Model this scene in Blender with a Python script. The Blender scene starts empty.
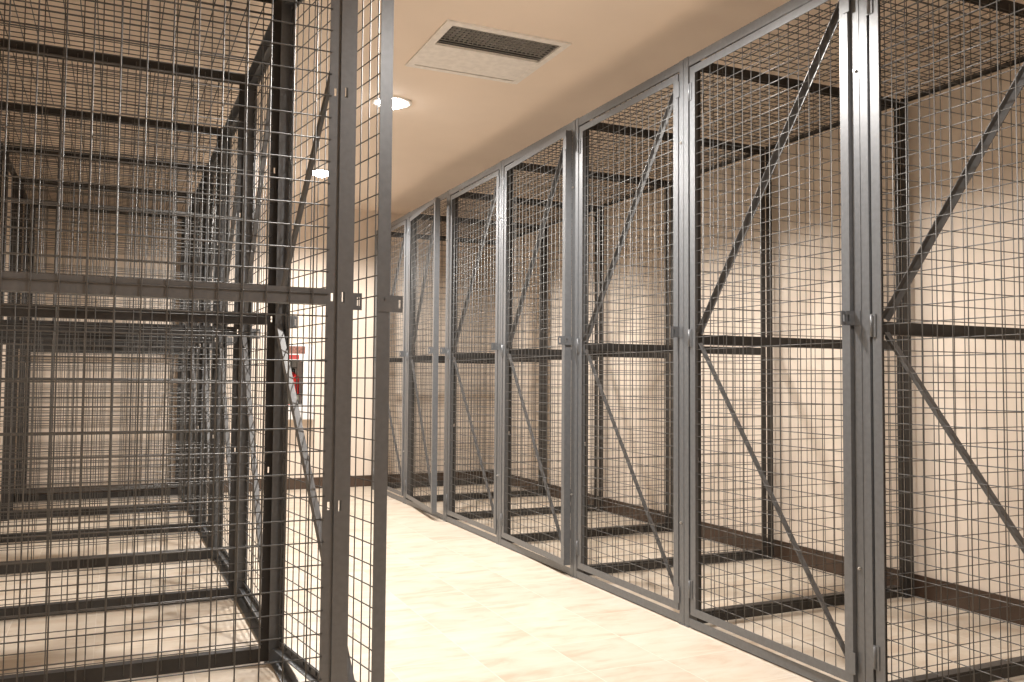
import bpy, bmesh, math, random
from mathutils import Vector, Matrix
random.seed(7)
S = bpy.context.scene
COL = S.collection
BAY = 0.9144

# ------------------------------------------------------------------ materials
def new_mat(name):
    m = bpy.data.materials.new(name); m.use_nodes = True
    nt = m.node_tree
    return m, nt, nt.nodes['Principled BSDF']

def noise_mix(nt, bsdf, a, b, scale, vec=None, detail=4, lo=.35, hi=.65):
    n = nt.nodes.new('ShaderNodeTexNoise'); n.inputs['Scale'].default_value = scale; n.inputs['Detail'].default_value = detail
    r = nt.nodes.new('ShaderNodeValToRGB')
    r.color_ramp.elements[0].position = lo; r.color_ramp.elements[0].color = (*a, 1)
    r.color_ramp.elements[1].position = hi; r.color_ramp.elements[1].color = (*b, 1)
    if vec is not None: nt.links.new(vec, n.inputs['Vector'])
    nt.links.new(n.outputs['Fac'], r.inputs['Fac'])
    nt.links.new(r.outputs['Color'], bsdf.inputs['Base Color'])
    return n, r

def simple(name, col, rough=.5, metal=0.0, spec=.5, var=.06, scale=30):
    m, nt, b = new_mat(name)
    tc = nt.nodes.new('ShaderNodeTexCoord')
    noise_mix(nt, b, tuple(c*(1-var) for c in col), tuple(min(1, c*(1+var)) for c in col), scale, tc.outputs['Object'])
    b.inputs['Roughness'].default_value = rough; b.inputs['Metallic'].default_value = metal
    b.inputs['Specular IOR Level'].default_value = spec
    return m

M = {}
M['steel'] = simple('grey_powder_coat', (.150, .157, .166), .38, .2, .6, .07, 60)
M['steel_shaded'] = simple('shaded_grey_powder_coat', (.040, .038, .037), .45, .1, .5, .07, 60)  # same grey coat, darkened to paint in the shade inside the cages
M['wire'] = simple('grey_coated_wire', (.108, .106, .102), .45, .2, .6, .05, 60)
M['brace'] = simple('grey_brace_paint', (.125, .124, .124), .40, .15, .5, .07, 60)
M['zinc'] = simple('zinc', (.55, .53, .5), .3, .9)
M['white_metal'] = simple('white_enamel', (.90, .86, .81), .4)
M['duct_dark'] = simple('duct_dark', (.26, .25, .24), .8)
M['louver'] = simple('louver', (.72, .70, .67), .45)
M['cab_white'] = simple('cabinet_white', (.86, .84, .82), .35)
M['red'] = simple('extinguisher_red', (.62, .02, .02), .3)
M['label_brown'] = simple('label_brown', (.24, .11, .085), .5, var=.35, scale=70)
M['label_red'] = simple('label_red', (.42, .055, .05), .5, var=.2, scale=60)
M['black'] = simple('black_rubber', (.02, .02, .02), .5)
M['paper'] = simple('label_paper', (.75, .76, .66), .6)
M['brown_base'] = simple('dark_brown_vinyl', (.070, .044, .030), .45, var=.1, scale=12)

def wall_mat(name, col):
    m, nt, b = new_mat(name)
    tc = nt.nodes.new('ShaderNodeTexCoord')
    noise_mix(nt, b, tuple(c*.97 for c in col), col, 3, tc.outputs['Object'])
    n = nt.nodes.new('ShaderNodeTexNoise'); n.inputs['Scale'].default_value = 160; n.inputs['Detail'].default_value = 3
    bp = nt.nodes.new('ShaderNodeBump'); bp.inputs['Strength'].default_value = .12; bp.inputs['Distance'].default_value = .002
    nt.links.new(tc.outputs['Object'], n.inputs['Vector']); nt.links.new(n.outputs['Fac'], bp.inputs['Height'])
    nt.links.new(bp.outputs['Normal'], b.inputs['Normal'])
    b.inputs['Roughness'].default_value = .75; b.inputs['Specular IOR Level'].default_value = .25
    return m
M['wall'] = wall_mat('cream_wall_paint', (.83, .725, .62))
M['ceiling'] = wall_mat('cream_ceiling_paint', (.90, .775, .66))

def floor_mat():
    m, nt, b = new_mat('beige_travertine_tile')
    N = nt.nodes; L = nt.links
    geo = N.new('ShaderNodeNewGeometry')
    sep = N.new('ShaderNodeSeparateXYZ'); L.new(geo.outputs['Position'], sep.inputs[0])
    def axis(sock, off, size):
        a = N.new('ShaderNodeMath'); a.operation = 'SUBTRACT'; a.inputs[1].default_value = off; L.new(sock, a.inputs[0])
        d = N.new('ShaderNodeMath'); d.operation = 'DIVIDE'; d.inputs[1].default_value = size; L.new(a.outputs[0], d.inputs[0])
        fl = N.new('ShaderNodeMath'); fl.operation = 'FLOOR'; L.new(d.outputs[0], fl.inputs[0])
        fr = N.new('ShaderNodeMath'); fr.operation = 'SUBTRACT'; L.new(d.outputs[0], fr.inputs[0]); L.new(fl.outputs[0], fr.inputs[1])
        c = N.new('ShaderNodeMath'); c.operation = 'SUBTRACT'; c.inputs[1].default_value = .5; L.new(fr.outputs[0], c.inputs[0])
        ab = N.new('ShaderNodeMath'); ab.operation = 'ABSOLUTE'; L.new(c.outputs[0], ab.inputs[0])
        return fl.outputs[0], ab.outputs[0]
    fx, ax = axis(sep.outputs['X'], 1.765, .301)
    fy, ay = axis(sep.outputs['Y'], 2.553, .301)
    mx = N.new('ShaderNodeMath'); mx.operation = 'MAXIMUM'; L.new(ax, mx.inputs[0]); L.new(ay, mx.inputs[1])
    gr = N.new('ShaderNodeMapRange'); gr.inputs['From Min'].default_value = .4915; gr.inputs['From Max'].default_value = .4955
    L.new(mx.outputs[0], gr.inputs['Value'])
    # per-tile offset of the stone veining
    cmb = N.new('ShaderNodeCombineXYZ'); L.new(fx, cmb.inputs[0]); L.new(fy, cmb.inputs[1])
    wn = N.new('ShaderNodeTexWhiteNoise'); wn.noise_dimensions = '3D'; L.new(cmb.outputs[0], wn.inputs['Vector'])
    sc = N.new('ShaderNodeVectorMath'); sc.operation = 'SCALE'; sc.inputs['Scale'].default_value = 13; L.new(wn.outputs['Color'], sc.inputs[0])
    ad = N.new('ShaderNodeVectorMath'); ad.operation = 'ADD'; L.new(geo.outputs['Position'], ad.inputs[0]); L.new(sc.outputs[0], ad.inputs[1])
    mp = N.new('ShaderNodeMapping'); mp.inputs['Scale'].default_value = (1.0, 2.6, 1); L.new(ad.outputs[0], mp.inputs['Vector'])
    n1 = N.new('ShaderNodeTexNoise'); n1.inputs['Scale'].default_value = 4.6; n1.inputs['Detail'].default_value = 10; n1.inputs['Roughness'].default_value = .62; n1.inputs['Distortion'].default_value = .5
    L.new(mp.outputs[0], n1.inputs['Vector'])
    r = N.new('ShaderNodeValToRGB'); e = r.color_ramp.elements
    e[0].position = .30; e[0].color = (.60, .475, .36, 1)
    e[1].position = .68; e[1].color = (.745, .665, .57, 1)
    k = e.new(.5); k.color = (.70, .61, .50, 1)
    L.new(n1.outputs['Fac'], r.inputs['Fac'])
    hs = N.new('ShaderNodeHueSaturation')
    vr = N.new('ShaderNodeMapRange'); vr.inputs['To Min'].default_value = .95; vr.inputs['To Max'].default_value = 1.05; L.new(wn.outputs['Value'], vr.inputs['Value'])
    L.new(vr.outputs[0], hs.inputs['Value']); L.new(r.outputs['Color'], hs.inputs['Color'])
    mix = N.new('ShaderNodeMix'); mix.data_type = 'RGBA'
    L.new(gr.outputs[0], mix.inputs['Factor']); L.new(hs.outputs['Color'], mix.inputs['A']); mix.inputs['B'].default_value = (.78, .70, .60, 1)
    L.new(mix.outputs['Result'], b.inputs['Base Color'])
    bp = N.new('ShaderNodeBump'); bp.inputs['Strength'].default_value = .25; bp.inputs['Distance'].default_value = .003; bp.invert = True
    L.new(gr.outputs[0], bp.inputs['Height']); L.new(bp.outputs['Normal'], b.inputs['Normal'])
    b.inputs['Roughness'].default_value = .42; b.inputs['Specular IOR Level'].default_value = .35
    return m
M['floor'] = floor_mat()

def emit_mat(name, col, st):
    m, nt, b = new_mat(name)
    b.inputs['Base Color'].default_value = (.9, .9, .9, 1)
    b.inputs['Emission Color'].default_value = (*col, 1); b.inputs['Emission Strength'].default_value = st
    return m
M['lamp'] = emit_mat('lamp_lens', (1, .97, .92), 40)

def glass_mat():
    m, nt, b = new_mat('clear_pane')
    b.inputs['Base Color'].default_value = (.95, .97, .97, 1); b.inputs['Roughness'].default_value = .03
    b.inputs['Transmission Weight'].default_value = 1; b.inputs['IOR'].default_value = 1.1
    return m
M['glass'] = glass_mat()

# ------------------------------------------------------------------ mesh helpers
def box(bm, a0, a1, b0, b1, c0, c1):
    vs = [bm.verts.new((x, y, z)) for x in (a0, a1) for y in (b0, b1) for z in (c0, c1)]
    for f in ((0, 1, 3, 2), (4, 6, 7, 5), (0, 4, 5, 1), (2, 3, 7, 6), (0, 2, 6, 4), (1, 5, 7, 3)):
        bm.faces.new([vs[i] for i in f])

def prism(bm, p, q, r, n=6, smooth=True):
    p, q = Vector(p), Vector(q); d = (q-p).normalized()
    u = d.orthogonal().normalized(); v = d.cross(u)
    A, B = [], []
    for i in range(n):
        t = 2*math.pi*i/n; o = (u*math.cos(t)+v*math.sin(t))*r
        A.append(bm.verts.new(p+o)); B.append(bm.verts.new(q+o))
    for i in range(n):
        f = bm.faces.new((A[i], A[(i+1) % n], B[(i+1) % n], B[i])); f.smooth = smooth
    bm.faces.new(A[::-1]); bm.faces.new(B)

def lathe(bm, prof, n=32, cx=0, cy=0, smooth=True):
    rings = []
    for r, z in prof:
        rings.append([bm.verts.new((cx+max(r, 1e-5)*math.cos(2*math.pi*i/n), cy+max(r, 1e-5)*math.sin(2*math.pi*i/n), z)) for i in range(n)])
    for a, b in zip(rings, rings[1:]):
        for i in range(n):
            f = bm.faces.new((a[i], a[(i+1) % n], b[(i+1) % n], b[i])); f.smooth = smooth

def mesh(name, bm, mat):
    bmesh.ops.recalc_face_normals(bm, faces=bm.faces)
    me = bpy.data.meshes.new(name); bm.to_mesh(me); bm.free(); me.materials.append(M[mat])
    return me

def link(name, me, parent=None, loc=(0, 0, 0), rz=0):
    o = bpy.data.objects.new(name, me); COL.objects.link(o)
    o.location = loc; o.rotation_euler = (0, 0, rz)
    if parent: o.parent = parent
    return o

def tag(o, label, cat, group=None, kind=None):
    o['label'] = label; o['category'] = cat
    if group: o['group'] = group
    if kind: o['kind'] = kind

def thing(name, label, cat, loc=(0, 0, 0), group=None):
    o = bpy.data.objects.new(name, None); COL.objects.link(o); o.empty_display_size = .1
    o.location = loc; tag(o, label, cat, group); return o

# ------------------------------------------------------------------ setting
XL, XR, Y0, Y1, ZC = -.70, 3.345, -2.6, 7.70, 2.50
def struct(name, bm, mat, label=None):
    o = link(name, mesh(name, bm, mat)); o['kind'] = 'structure'
    if label: o['label'] = label
    return o
def sbox(name, mat, *a):
    bm = bmesh.new(); box(bm, *a); return struct(name, bm, mat)
sbox('floor', 'floor', XL-.1, XR+.1, Y0-.1, Y1+.1, -.1, 0)
sbox('wall_left', 'wall', XL-.1, XL, Y0-.1, Y1+.1, 0, ZC+.1)
sbox('wall_right', 'wall', XR, XR+.1, Y0-.1, Y1+.1, 0, ZC+.1)
sbox('wall_back', 'wall', XL, XR, Y1, Y1+.1, 0, ZC+.1)
sbox('wall_front', 'wall', XL, XR, Y0-.1, Y0, 0, ZC+.1)
LX = 1.36
LY = [6.415, 4.60, 2.78, .96]
R_HOLE = .088
VX0, VX1, VY0, VY1 = 1.25, 1.85, 3.42, 4.012
# ceiling slab with square openings over every lamp and the air diffuser
def ceiling():
    bm = bmesh.new()
    holes = [(LX-R_HOLE, LX+R_HOLE, y-R_HOLE, y+R_HOLE) for y in LY]+[(VX0+.03, VX1-.03, VY0+.03, VY1-.03)]
    xs = sorted({XL, XR}.union(*[{h[0], h[1]} for h in holes])); ys = sorted({Y0, Y1}.union(*[{h[2], h[3]} for h in holes]))
    for a, b in zip(xs, xs[1:]):
        for c, d in zip(ys, ys[1:]):
            mx, my = (a+b)/2, (c+d)/2
            if any(h[0] < mx < h[1] and h[2] < my < h[3] for h in holes): continue
            vs = [bm.verts.new((x, y, ZC)) for x, y in ((a, c), (b, c), (b, d), (a, d))]
            bm.faces.new(vs)
    bmesh.ops.remove_doubles(bm, verts=bm.verts, dist=1e-6)
    g = bmesh.ops.extrude_face_region(bm, geom=bm.faces[:])
    bmesh.ops.translate(bm, vec=(0, 0, .1), verts=[v for v in g['geom'] if isinstance(v, bmesh.types.BMVert)])
    return struct('ceiling', bm, 'ceiling')
ceiling()
HB = .098
def baseboard(name, a):
    x0, x1, y0, y1 = a
    bm = bmesh.new(); box(bm, x0, x1, y0, y1, 0, HB)
    bmesh.ops.bevel(bm, geom=bm.edges[:], offset=.002, segments=2, affect='EDGES')
    struct(name, bm, 'brown_base')
baseboard('baseboard_left', (XL, XL+.01, Y0+.01, Y1-.01))
baseboard('baseboard_right', (XR-.01, XR, Y0+.01, Y1-.01))
baseboard('baseboard_back', (XL, XR, Y1-.01, Y1))
baseboard('baseboard_front', (XL, XR, Y0, Y0+.01))

# ------------------------------------------------------------------ lockers
SLOTS = (.653, 1.170, 1.688)
def holed_plate(bm, z0, z1, holes, hh, emit):
    """emit(za, zb, part): part 'full' or 'side' (either side of a slot)"""
    z = z0
    for h in holes:
        emit(z, h-hh, 'full'); emit(h-hh, h+hh, 'side'); z = h+hh
    emit(z, z1, 'full')

class Row:
    """sx = +1: depth grows towards +X (right row); -1: towards -X (left row).
    Local coordinates of a locker: y along the aisle away from its near post, w depth behind the front plane."""
    def __init__(s, sx, H, D, cell, rail, tag_):
        s.sx, s.H, s.D, s.cell, s.rail = sx, H, D, cell, rail
        s.DL = BAY-.060-.017                # door width
        s.dz0, s.dz1 = .052, H-.050
        s.tb, s.F = (.97, .033) if sx > 0 else (.86, .039)
        s.m = {}
        s.build(tag_)
    def bx(s, bm, y0, y1, w0, w1, z0, z1):
        a, b = sorted((s.sx*w0, s.sx*w1)); box(bm, a, b, y0, y1, z0, z1)
    def pr(s, bm, p, q, r, n=6):
        prism(bm, (s.sx*p[1], p[0], p[2]), (s.sx*q[1], q[0], q[2]), r, n)
    def wires(s, bm, axis, a0, a1, b0, b1, pos, r=None, pa=None, pb=None):
        """grid of welded wires; axis 'y': door-like plane (y,z) at w=pos; 'w': partition plane (w,z) at y=pos; 'z': roof (y,w)"""
        c = s.cell
        if r is None: r = .00155 if s.sx > 0 else .0018
        na = int((a1-a0)/c); nb = int((b1-b0)/c)
        oa = (a1-a0-na*c)/2; ob = (b1-b0-nb*c)/2
        if pa is not None: oa = pa-a0; na = int((a1-pa)/c)
        if pb is not None: ob = pb-b0; nb = int((b1-pb)/c)
        for i in range(na+1):
            a = a0+oa+i*c
            if axis == 'y': s.pr(bm, (a, pos, b0), (a, pos, b1), r)
            elif axis == 'w': s.pr(bm, (pos, a, b0), (pos, a, b1), r)
            else: s.pr(bm, (a, b0, pos), (a, b1, pos), r)
        for i in range(nb+1):
            b = b0+ob+i*c; p2 = pos+2*r*.9
            if axis == 'y': s.pr(bm, (a0, p2, b), (a1, p2, b), r)
            elif axis == 'w': s.pr(bm, (p2, a0, b), (p2, a1, b), r)
            else: s.pr(bm, (a0, b, p2), (a1, b, p2), r)
    def build(s, t):
        H, D, sx, m = s.H, s.D, s.sx, s.m
        T = .003
        # front post: angle, front flange 57 mm, side flange 32 mm, slotted
        bm = bmesh.new()
        def e(za, zb, part):
            if part == 'full': s.bx(bm, 0, .028, 0, T, za, zb)
            else:
                s.bx(bm, 0, .011, 0, T, za, zb); s.bx(bm, .017, .028, 0, T, za, zb)
        s.bx(bm, 0, .029, 0, T, .003, H)
        s.bx(bm, .031, .060, -.001, T-.001, .003, H-.002)
        s.bx(bm, .029, .031, .001, .004, .003, H)
        def e2(za, zb, part):
            if part == 'full': s.bx(bm, 0, .003, T, .040, za, zb)
            else:
                s.bx(bm, 0, .003, T, .022, za, zb); s.bx(bm, 0, .003, .029, .040, za, zb)
        holed_plate(bm, .003, H, SLOTS, .013, e2)
        s.bx(bm, .057, .060, T, .010, .003, H)          # return lip on the far side
        s.bx(bm, 0, .062, -.003, .05, 0, .004)       # foot plate
        m['front_post'] = mesh('front_post', bm, 'steel')
        # back post
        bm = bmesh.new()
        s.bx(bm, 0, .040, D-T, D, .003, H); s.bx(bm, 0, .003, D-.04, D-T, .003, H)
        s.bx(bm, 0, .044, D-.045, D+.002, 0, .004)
        m['back_post'] = mesh('back_post', bm, 'steel_shaded')
        # side panel (partition): angle frame with slots on the front stile
        w0, w1 = .038, D-.042
        bm = bmesh.new()
        def e3(za, zb, part):
            if part == 'full': s.bx(bm, 0, T, w0, w0+.029, za, zb)
            else:
                s.bx(bm, 0, T, w0, w0+.011, za, zb); s.bx(bm, 0, T, w0+.017, w0+.029, za, zb)
        holed_plate(bm, .008, H-.004, SLOTS, .010, e3)
        s.bx(bm, T, .030, w0, w0+T, .008, H-.004)
        s.bx(bm, 0, T, w1-.029, w1, .008, H-.004); s.bx(bm, T, .03, w1-T, w1, .008, H-.004)
        wa, wb = w0+.029, w1-.029
        s.bx(bm, 0, T, wa, wb, H-.050, H-.004); s.bx(bm, T, .032, wa, wb, H-.007, H-.004)     # top angle
        s.bx(bm, 0, T, wa, wb, s.rail-.020, s.rail+.020); s.bx(bm, T, .034, wa, wb, s.rail-.020, s.rail-.017)
        s.bx(bm, 0, T, wa, wb, .006, .052); s.bx(bm, T, .036, wa, wb, .049, .052)
        m['panel_frame'] = mesh('side_panel', bm, 'steel_shaded')
        m['end_frame'] = m['panel_frame'].copy(); m['end_frame'].materials[0] = M['steel']  # near end panel keeps the plain coat, without the painted-in shade
        bm = bmesh.new()
        s.wires(bm, 'w', w0+.024, w1-.024, .02, H-.02, -.0055, pa=None if sx > 0 else .101, pb=None if sx > 0 else .067)
        m['panel_mesh'] = mesh('panel_wire_mesh', bm, 'wire')
        # front rails
        bm = bmesh.new()
        s.bx(bm, .0615, BAY-.003, 0, T, H-.042, H-.004); s.bx(bm, .0615, BAY-.003, T, .036, H-.007, H-.004)
        m['top_rail'] = mesh('top_rail', bm, 'steel')
        bm = bmesh.new()
        s.bx(bm, .0615, BAY-.003, 0, T, .005, .038); s.bx(bm, .0615, BAY-.003, T, .036, .005, .008)
        m['bottom_rail'] = mesh('bottom_rail', bm, 'steel')
        bm = bmesh.new()
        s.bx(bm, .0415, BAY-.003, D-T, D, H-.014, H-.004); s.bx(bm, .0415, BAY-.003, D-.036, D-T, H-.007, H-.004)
        m['rear_rail'] = mesh('rear_rail', bm, 'steel_shaded')
        bm = bmesh.new()
        s.wires(bm, 'z', .036, BAY-.004, .008, D-.006, H+.0005, .0021)
        m['roof'] = mesh('roof_wire_mesh', bm, 'wire')
        # staple on the post that the door hasp closes over: a plate standing out into the aisle with a slot
        bm = bmesh.new()
        z = SLOTS[1]-.004
        def tab(y0, y1, w_in):
            s.bx(bm, y0, y1, -.037, -.031, z-.022, z+.022); s.bx(bm, y0, y1, -.024, w_in, z-.022, z+.022)
            s.bx(bm, y0, y1, -.031, -.024, z+.011, z+.022); s.bx(bm, y0, y1, -.031, -.024, z-.022, z-.011)
        tab(.0565, .059, -.003)
        s.bx(bm, .035, .059, -.003, -.001, z-.022, z+.022)
        m['staple'] = mesh('latch_staple', bm, 'steel')
        # bolt
        bm = bmesh.new()
        prism(bm, (0, 0, 0), (-sx*.005, 0, 0), .0055, 6, False); prism(bm, (-sx*.005, 0, 0), (-sx*.009, 0, 0), .003, 8)
        m['bolt'] = mesh('bolt', bm, 'zinc')
        bm = bmesh.new()
        prism(bm, (0, 0, 0), (0, 0, .005), .0055, 6, False); prism(bm, (0, 0, .005), (0, 0, .010), .003, 8)
        m['top_bolt'] = mesh('bolt', bm, 'zinc')
        # door: local origin at the hinge edge, running along -y
        L, z0, z1 = s.DL, s.dz0, s.dz1
        F = s.F
        bm = bmesh.new()
        s.bx(bm, -F, 0, 0, T, z0, z1); s.bx(bm, -L, -L+F, 0, T, z0, z1)
        s.bx(bm, -T, 0, T, .036, z0, z1); s.bx(bm, -L, -L+T, T, .036, z0, z1)
        s.bx(bm, -L+F, -F, 0, T, z1-.030, z1); s.bx(bm, -L+F, -F, 0, T, z0, z0+.030)
        s.bx(bm, -L+T, -T, T, .026, z1-T, z1); s.bx(bm, -L+T, -T, T, .026, z0, z0+T)
        for zz in (z0+.03, z1-.10):                      # little stop tabs that overlap the post
            s.bx(bm, -L-.010, -L+.014, -.0025, 0, zz, zz+.065)
        m['door'] = mesh('door', bm, 'steel')
        bm = bmesh.new()
        s.wires(bm, 'y', -L+.020, -.020, z0+.012, z1-.012, .0055)
        m['door_mesh'] = mesh('door_wire_mesh', bm, 'wire')
        for nm, za, zb in (('brace_up', s.rail+.022, z1-.02), ('brace_down', s.rail-.022, z0+.02)):
            bm = bmesh.new()
            p = Vector((-.022 if sx > 0 else -.002, za)); q = Vector((-L*s.tb, zb)); d = (q-p).normalized(); n = Vector((-d.y, d.x))
            if n.y < 0: n = -n
            def slab(n0, n1, wa_, wb_):
                vs = []
                for base in (p, q):
                    for nn in (n0, n1):
                        for w in (wa_, wb_):
                            c = base+n*nn; vs.append(bm.verts.new((sx*w, c.x, c.y)))
                for f in ((0, 1, 3, 2), (4, 6, 7, 5), (0, 4, 5, 1), (2, 3, 7, 6), (0, 2, 6, 4), (1, 5, 7, 3)):
                    bm.faces.new([vs[i] for i in f])
            slab(-.011, .011, .033, .0355); slab(.0085, .011, .017, .033)
            m[nm] = mesh('diagonal_brace', bm, 'brace')
        bm = bmesh.new()
        s.bx(bm, -.014, .010, -.003, 0, -.035, .035)
        prism(bm, (-sx*.004, .0005, -.032), (-sx*.004, .0005, .032), .0045, 10)
        m['hinge'] = mesh('hinge', bm, 'steel')
        # hasp: slotted plate on the side flange of the free stile, standing out beside the post's staple
        bm = bmesh.new(); z = SLOTS[1]-.004
        tab(-L-.0025, -L-.0001, .036)
        prism(bm, (-sx*-.014, -L-.0025, z+.012), (-sx*-.014, -L-.006, z+.012), .004, 8)
        m['hasp'] = mesh('hasp', bm, 'steel')
    def side(s, root, y, end=False):
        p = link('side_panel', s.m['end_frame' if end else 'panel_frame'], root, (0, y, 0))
        link('wire_mesh', s.m['panel_mesh'], p)
    def locker(s, x, y, label, swing, group, last=False, first=False, name='wire_locker'):
        root = thing(name, label, 'locker', (x, y, 0), group)
        m = s.m
        link('front_post', m['front_post'], root); link('back_post', m['back_post'], root)
        s.side(root, .0075, first)
        link('top_rail', m['top_rail'], root); link('bottom_rail', m['bottom_rail'], root); link('rear_rail', m['rear_rail'], root)
        link('roof_mesh', m['roof'], root); link('latch_staple', m['staple'], root)
        for yy in (.014, .046): link('bolt', m['top_bolt'], root, (s.sx*.02, yy, s.H))
        for zz in (SLOTS[0]-.25, SLOTS[2]+.25): link('bolt', m['bolt'], root, (-s.sx*.001, .045, zz))
        a = math.radians(swing)
        d = link('door', m['door'], root, (-.008*(swing > 8), BAY-.011, 0), -s.sx*a)
        link('wire_mesh', m['door_mesh'], d)
        link('diagonal_brace', m['brace_up'], d); link('diagonal_brace', m['brace_down'], d)
        for z in (s.dz0+.10, SLOTS[1]-.03, s.dz1-.10): link('hinge', m['hinge'], d, (0, 0, z))
        h = link('hasp', m['hasp'], d); h['label'] = 'slotted grey hasp plate'
        if last:
            link('front_post', m['front_post'], root, (0, BAY, 0)); link('back_post', m['back_post'], root, (0, BAY, 0))
            s.side(root, BAY+.0075)
        return root

right = Row(+1, 2.281, 1.232, .0488, 1.135, 'right')
left = Row(-1, 2.325, 1.205, .0555, 1.171, 'left')
XRF, YR = 2.078, 1.937
XLF, YL = .540, 2.140
rl = [
 (-1, .3, 'grey wire mesh locker at the right edge, nearest of the row along the right wall'),
 (0, .8, 'grey wire mesh locker in right row, second nearest, widest door fully in view'),
 (1, .2, 'grey wire mesh locker in right row, third nearest, its door shut flush'),
 (2, 2.4, 'grey wire mesh locker in right row, fourth nearest, door standing very slightly out'),
 (3, .3, 'grey wire mesh locker in right row, on the near side of the ajar door'),
 (4, 5.6, 'grey wire mesh locker in right row with its door standing ajar into the aisle'),
 (5, .5, 'grey wire mesh locker farthest down the right row, partly hidden by the open left door'),
]
for k, sw, lab in rl:
    right.locker(XRF, YR+k*BAY, lab, sw, 'mesh lockers in the right row', last=(k == 5))
ll = [
 (0, 8.6, 'grey wire mesh locker nearest in left row, door swung open into the aisle'),
 (1, .6, 'grey wire mesh locker in left row, directly behind the one with the open door'),
 (2, 1.2, 'grey wire mesh locker in left row, third from the near end'),
 (3, .4, 'grey wire mesh locker in left row, fourth from the near end'),
 (4, 1.0, 'grey wire mesh locker in left row, last but one before the end wall'),
 (5, .4, 'grey wire mesh locker in left row, farthest one against the end wall'),
]
for k, sw, lab in ll:
    left.locker(XLF, YL+k*BAY, lab, sw, 'mesh lockers in the left row', last=(k == 5), first=(k == 0))

# ------------------------------------------------------------------ ceiling lamps
bm = bmesh.new(); lathe(bm, [(.082, ZC), (.086, ZC-.006), (.106, ZC-.007), (.112, ZC-.003), (.112, ZC)], 48); ring_me = mesh('trim_ring', bm, 'white_metal')
bm = bmesh.new(); lathe(bm, [(.082, ZC), (.078, ZC+.02), (.070, ZC+.05), (.0, ZC+.051)], 40); can_me = mesh('reflector', bm, 'white_metal')
bm = bmesh.new(); lathe(bm, [(0, ZC-.034), (.03, ZC-.031), (.058, ZC-.019), (.074, ZC-.001), (.077, ZC+.012), (0, ZC+.014)], 40); lens_me = mesh('lamp_lens', bm, 'lamp')
lab = ['farthest round recessed downlight, seen through the open left door mesh',
       'round recessed downlight glowing beside the free edge of the open left door',
       'round recessed downlight just above the picture, this side of the square air diffuser',
       'round recessed downlight overhead between the near ends of the rows']
for y, lb in zip(LY, lab):
    t = thing('recessed_downlight', lb, 'ceiling light', (LX, y, 0), 'recessed downlights over the aisle')
    link('trim_ring', ring_me, t); link('reflector', can_me, t); link('lamp_lens', lens_me, t)
    ld = bpy.data.lights.new('downlight_lamp', 'SPOT'); ld.energy = 148 if y > 1 else 50; ld.color = (1, .95, .895)
    ld.spot_size = math.radians(159); ld.spot_blend = .42; ld.shadow_soft_size = .06
    lo = bpy.data.objects.new('lamp', ld); COL.objects.link(lo); lo.parent = t; lo.location = (0, 0, ZC-.08)

# ------------------------------------------------------------------ air diffuser
t = thing('air_diffuser', 'square cream air diffuser in the ceiling with grey louvres and a blank half', 'air vent', (VX0, VY0, 0))
W, Dp = VX1-VX0, VY1-VY0
def tb(name, mat, boxes, parent=None, bev=0):
    bm = bmesh.new()
    for b in boxes: box(bm, *b)
    if bev: bmesh.ops.bevel(bm, geom=bm.edges[:], offset=bev, segments=2, affect='EDGES')
    return link(name, mesh(name, bm, mat), parent or t)
g0, g1 = .040, .272
tb('frame', 'white_metal', [(0, W, 0, .038, ZC-.008, ZC), (0, W, Dp-.032, Dp, ZC-.008, ZC), (0, .038, .038, Dp-.032, ZC-.008, ZC), (W-.032, W, .038, Dp-.032, ZC-.008, ZC)])
tb('blank_panel', 'white_metal', [(.038, W-.032, g1+.004, Dp-.040, ZC-.006, ZC+.006)])
tb('duct_box', 'duct_dark', [(.032, W-.032, .032, Dp-.032, ZC+.055, ZC+.06), (.032, .036, .032, Dp-.032, ZC, ZC+.055), (W-.036, W-.032, .032, Dp-.032, ZC, ZC+.055),
                      (.036, W-.036, .032, .036, ZC, ZC+.055), (.036, W-.036, Dp-.036, Dp-.032, ZC, ZC+.055)])
lv = bmesh.new()
blades = [(g0+.012+.026*i, .007, .0045) for i in range(9)]
for yc, hy, hz in blades:
    zc = ZC+.006
    vs = [lv.verts.new(p) for p in ((.038, yc-hy, zc-hz), (W-.032, yc-hy, zc-hz), (W-.032, yc+hy, zc+hz), (.038, yc+hy, zc+hz),
                                    (.038, yc-hy, zc-hz+.0015), (W-.032, yc-hy, zc-hz+.0015), (W-.032, yc+hy, zc+hz+.0015), (.038, yc+hy, zc+hz+.0015))]
    for f in ((0, 1, 2, 3), (7, 6, 5, 4), (0, 4, 5, 1), (1, 5, 6, 2), (2, 6, 7, 3), (3, 7, 4, 0)): lv.faces.new([vs[j] for j in f])
link('louvres', mesh('louvres', lv, 'louver'), t)
tb('louvre_dividers', 'louver', [(.055+i*(W-.10)/22, .0575+i*(W-.10)/22, g0, g1-.02, ZC+.014, ZC+.03) for i in range(23)])

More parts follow.
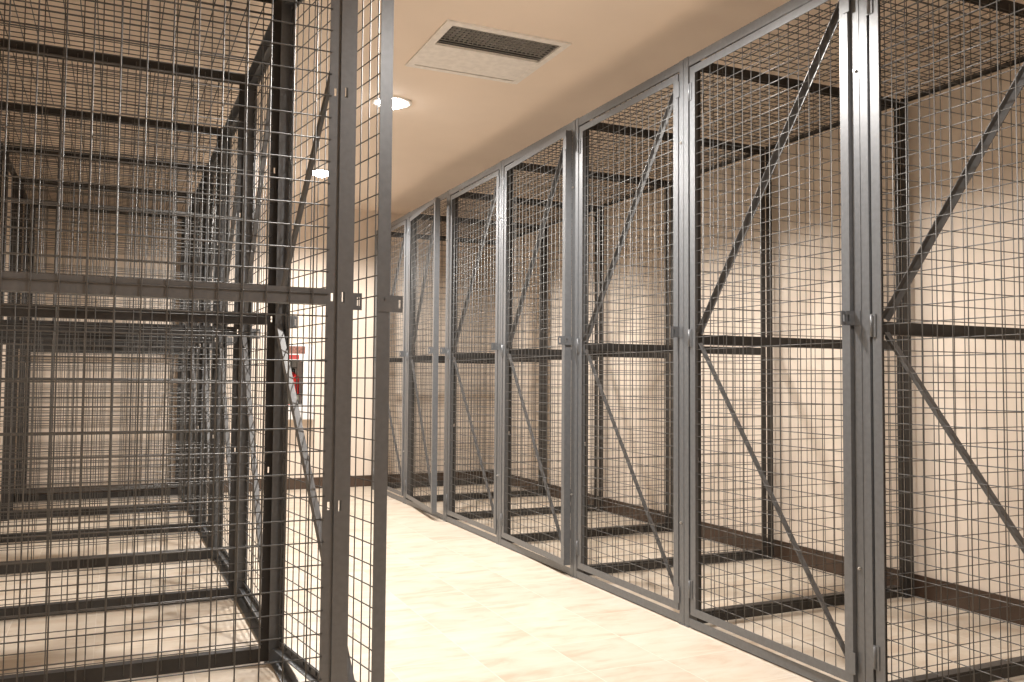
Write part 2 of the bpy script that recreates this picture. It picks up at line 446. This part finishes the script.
# ------------------------------------------------------------------ fire extinguisher cabinet on the end wall
t = thing('extinguisher_cabinet', 'white fire extinguisher cabinet on the end wall with reddish label above its window', 'cabinet', (1.275, Y1, .62))
CW, CH, CD = .30, .63, .145
tb('body', 'cab_white', [(0, CW, -.004, -.001, 0, CH), (0, .004, -CD, -.004, 0, CH), (CW-.004, CW, -CD, -.004, 0, CH), (.004, CW-.004, -CD, -.004, 0, .004), (.004, CW-.004, -CD, -.004, CH-.004, CH)])
wx0, wx1, wz0, wz1 = .065, .200, .12, .50
dr = tb('door', 'cab_white', [(-.006, wx0, -CD-.014, -CD, -.006, CH+.006), (wx1, CW+.006, -CD-.014, -CD, -.006, CH+.006), (wx0, wx1, -CD-.014, -CD, -.006, wz0), (wx0, wx1, -CD-.014, -CD, wz1, CH+.006)])
tb('window_pane', 'glass', [(wx0-.004, wx1+.004, -CD-.001, -CD+.002, wz0-.004, wz1+.004)], dr)
o = tb('door_label', 'label_brown', [(.0, .215, -CD-.0155, -CD-.0142, .558, .622)], dr); o['label'] = 'brownish red label strip'
o = tb('door_label', 'label_red', [(.035, .165, -CD-.0155, -CD-.0142, .510, .548)], dr); o['label'] = 'small red label'
tb('handle', 'zinc', [(CW-.035, CW-.025, -CD-.03, -CD-.014, .27, .36)], dr, .002)
t = thing('fire_extinguisher', 'small red fire extinguisher standing behind the white cabinet window on the end wall', 'fire extinguisher', (1.275+.133, Y1-.070, .655))
bm = bmesh.new(); lathe(bm, [(0, 0), (.049, .002), (.052, .012), (.052, .30), (.048, .325), (.032, .345), (.016, .352), (.016, .362), (0, .362)], 32); link('tank', mesh('tank', bm, 'red'), t)
bm = bmesh.new(); lathe(bm, [(0, .362), (.017, .362), (.017, .392), (.008, .398), (0, .398)], 20); link('valve', mesh('valve', bm, 'black'), t)
tb('lever', 'black', [(-.045, .03, -.008, .008, .400, .406), (-.05, .0, -.008, .008, .376, .382), (.02, .03, -.008, .008, .398, .400)], t, .001)
bm = bmesh.new(); lathe(bm, [(.0522, .09), (.0527, .091), (.0527, .17), (.0522, .171)], 32); link('paper_label', mesh('paper_label', bm, 'paper'), t)
bm = bmesh.new()
pts = [Vector((-.015, -.01, .385)), Vector((-.05, -.015, .375)), Vector((-.064, -.01, .33)), Vector((-.062, -.005, .2)), Vector((-.060, 0, .08))]
for a, b in zip(pts, pts[1:]): prism(bm, a, b, .006, 10)
link('hose', mesh('hose', bm, 'black'), t)

# ------------------------------------------------------------------ world, camera, colour
w = bpy.data.worlds.new('World'); S.world = w; w.use_nodes = True
w.node_tree.nodes['Background'].inputs[0].default_value = (.02, .018, .016, 1)
f, pitch, yaw, roll, h = 867.776, .0448114, .428991, .0078755, .967153
c, s_ = math.cos(yaw), math.sin(yaw); cp, sp = math.cos(pitch), math.sin(pitch)
F = Vector((s_*cp, c*cp, sp)); R = Vector((c, -s_, 0)); U = R.cross(F)
cr, sr = math.cos(roll), math.sin(roll)
R2 = R*cr+U*sr; U2 = U*cr-R*sr
cam = bpy.data.cameras.new('camera'); co = bpy.data.objects.new('camera', cam); COL.objects.link(co)
cam.sensor_width = 36; cam.lens = f*36/1024; cam.clip_start = .05; cam.clip_end = 60
mt = Matrix((R2, U2, -F)).transposed().to_4x4(); mt.translation = (0, 0, h); co.matrix_world = mt
S.camera = co
vs = S.view_settings; vs.view_transform = 'Standard'; vs.look = 'None'; vs.gamma = 1; vs.use_curve_mapping = False; vs.exposure = 0.27
cy = S.cycles; cy.use_denoising = True; cy.max_bounces = 10; cy.diffuse_bounces = 6; cy.glossy_bounces = 4
cy.sample_clamp_indirect = 6
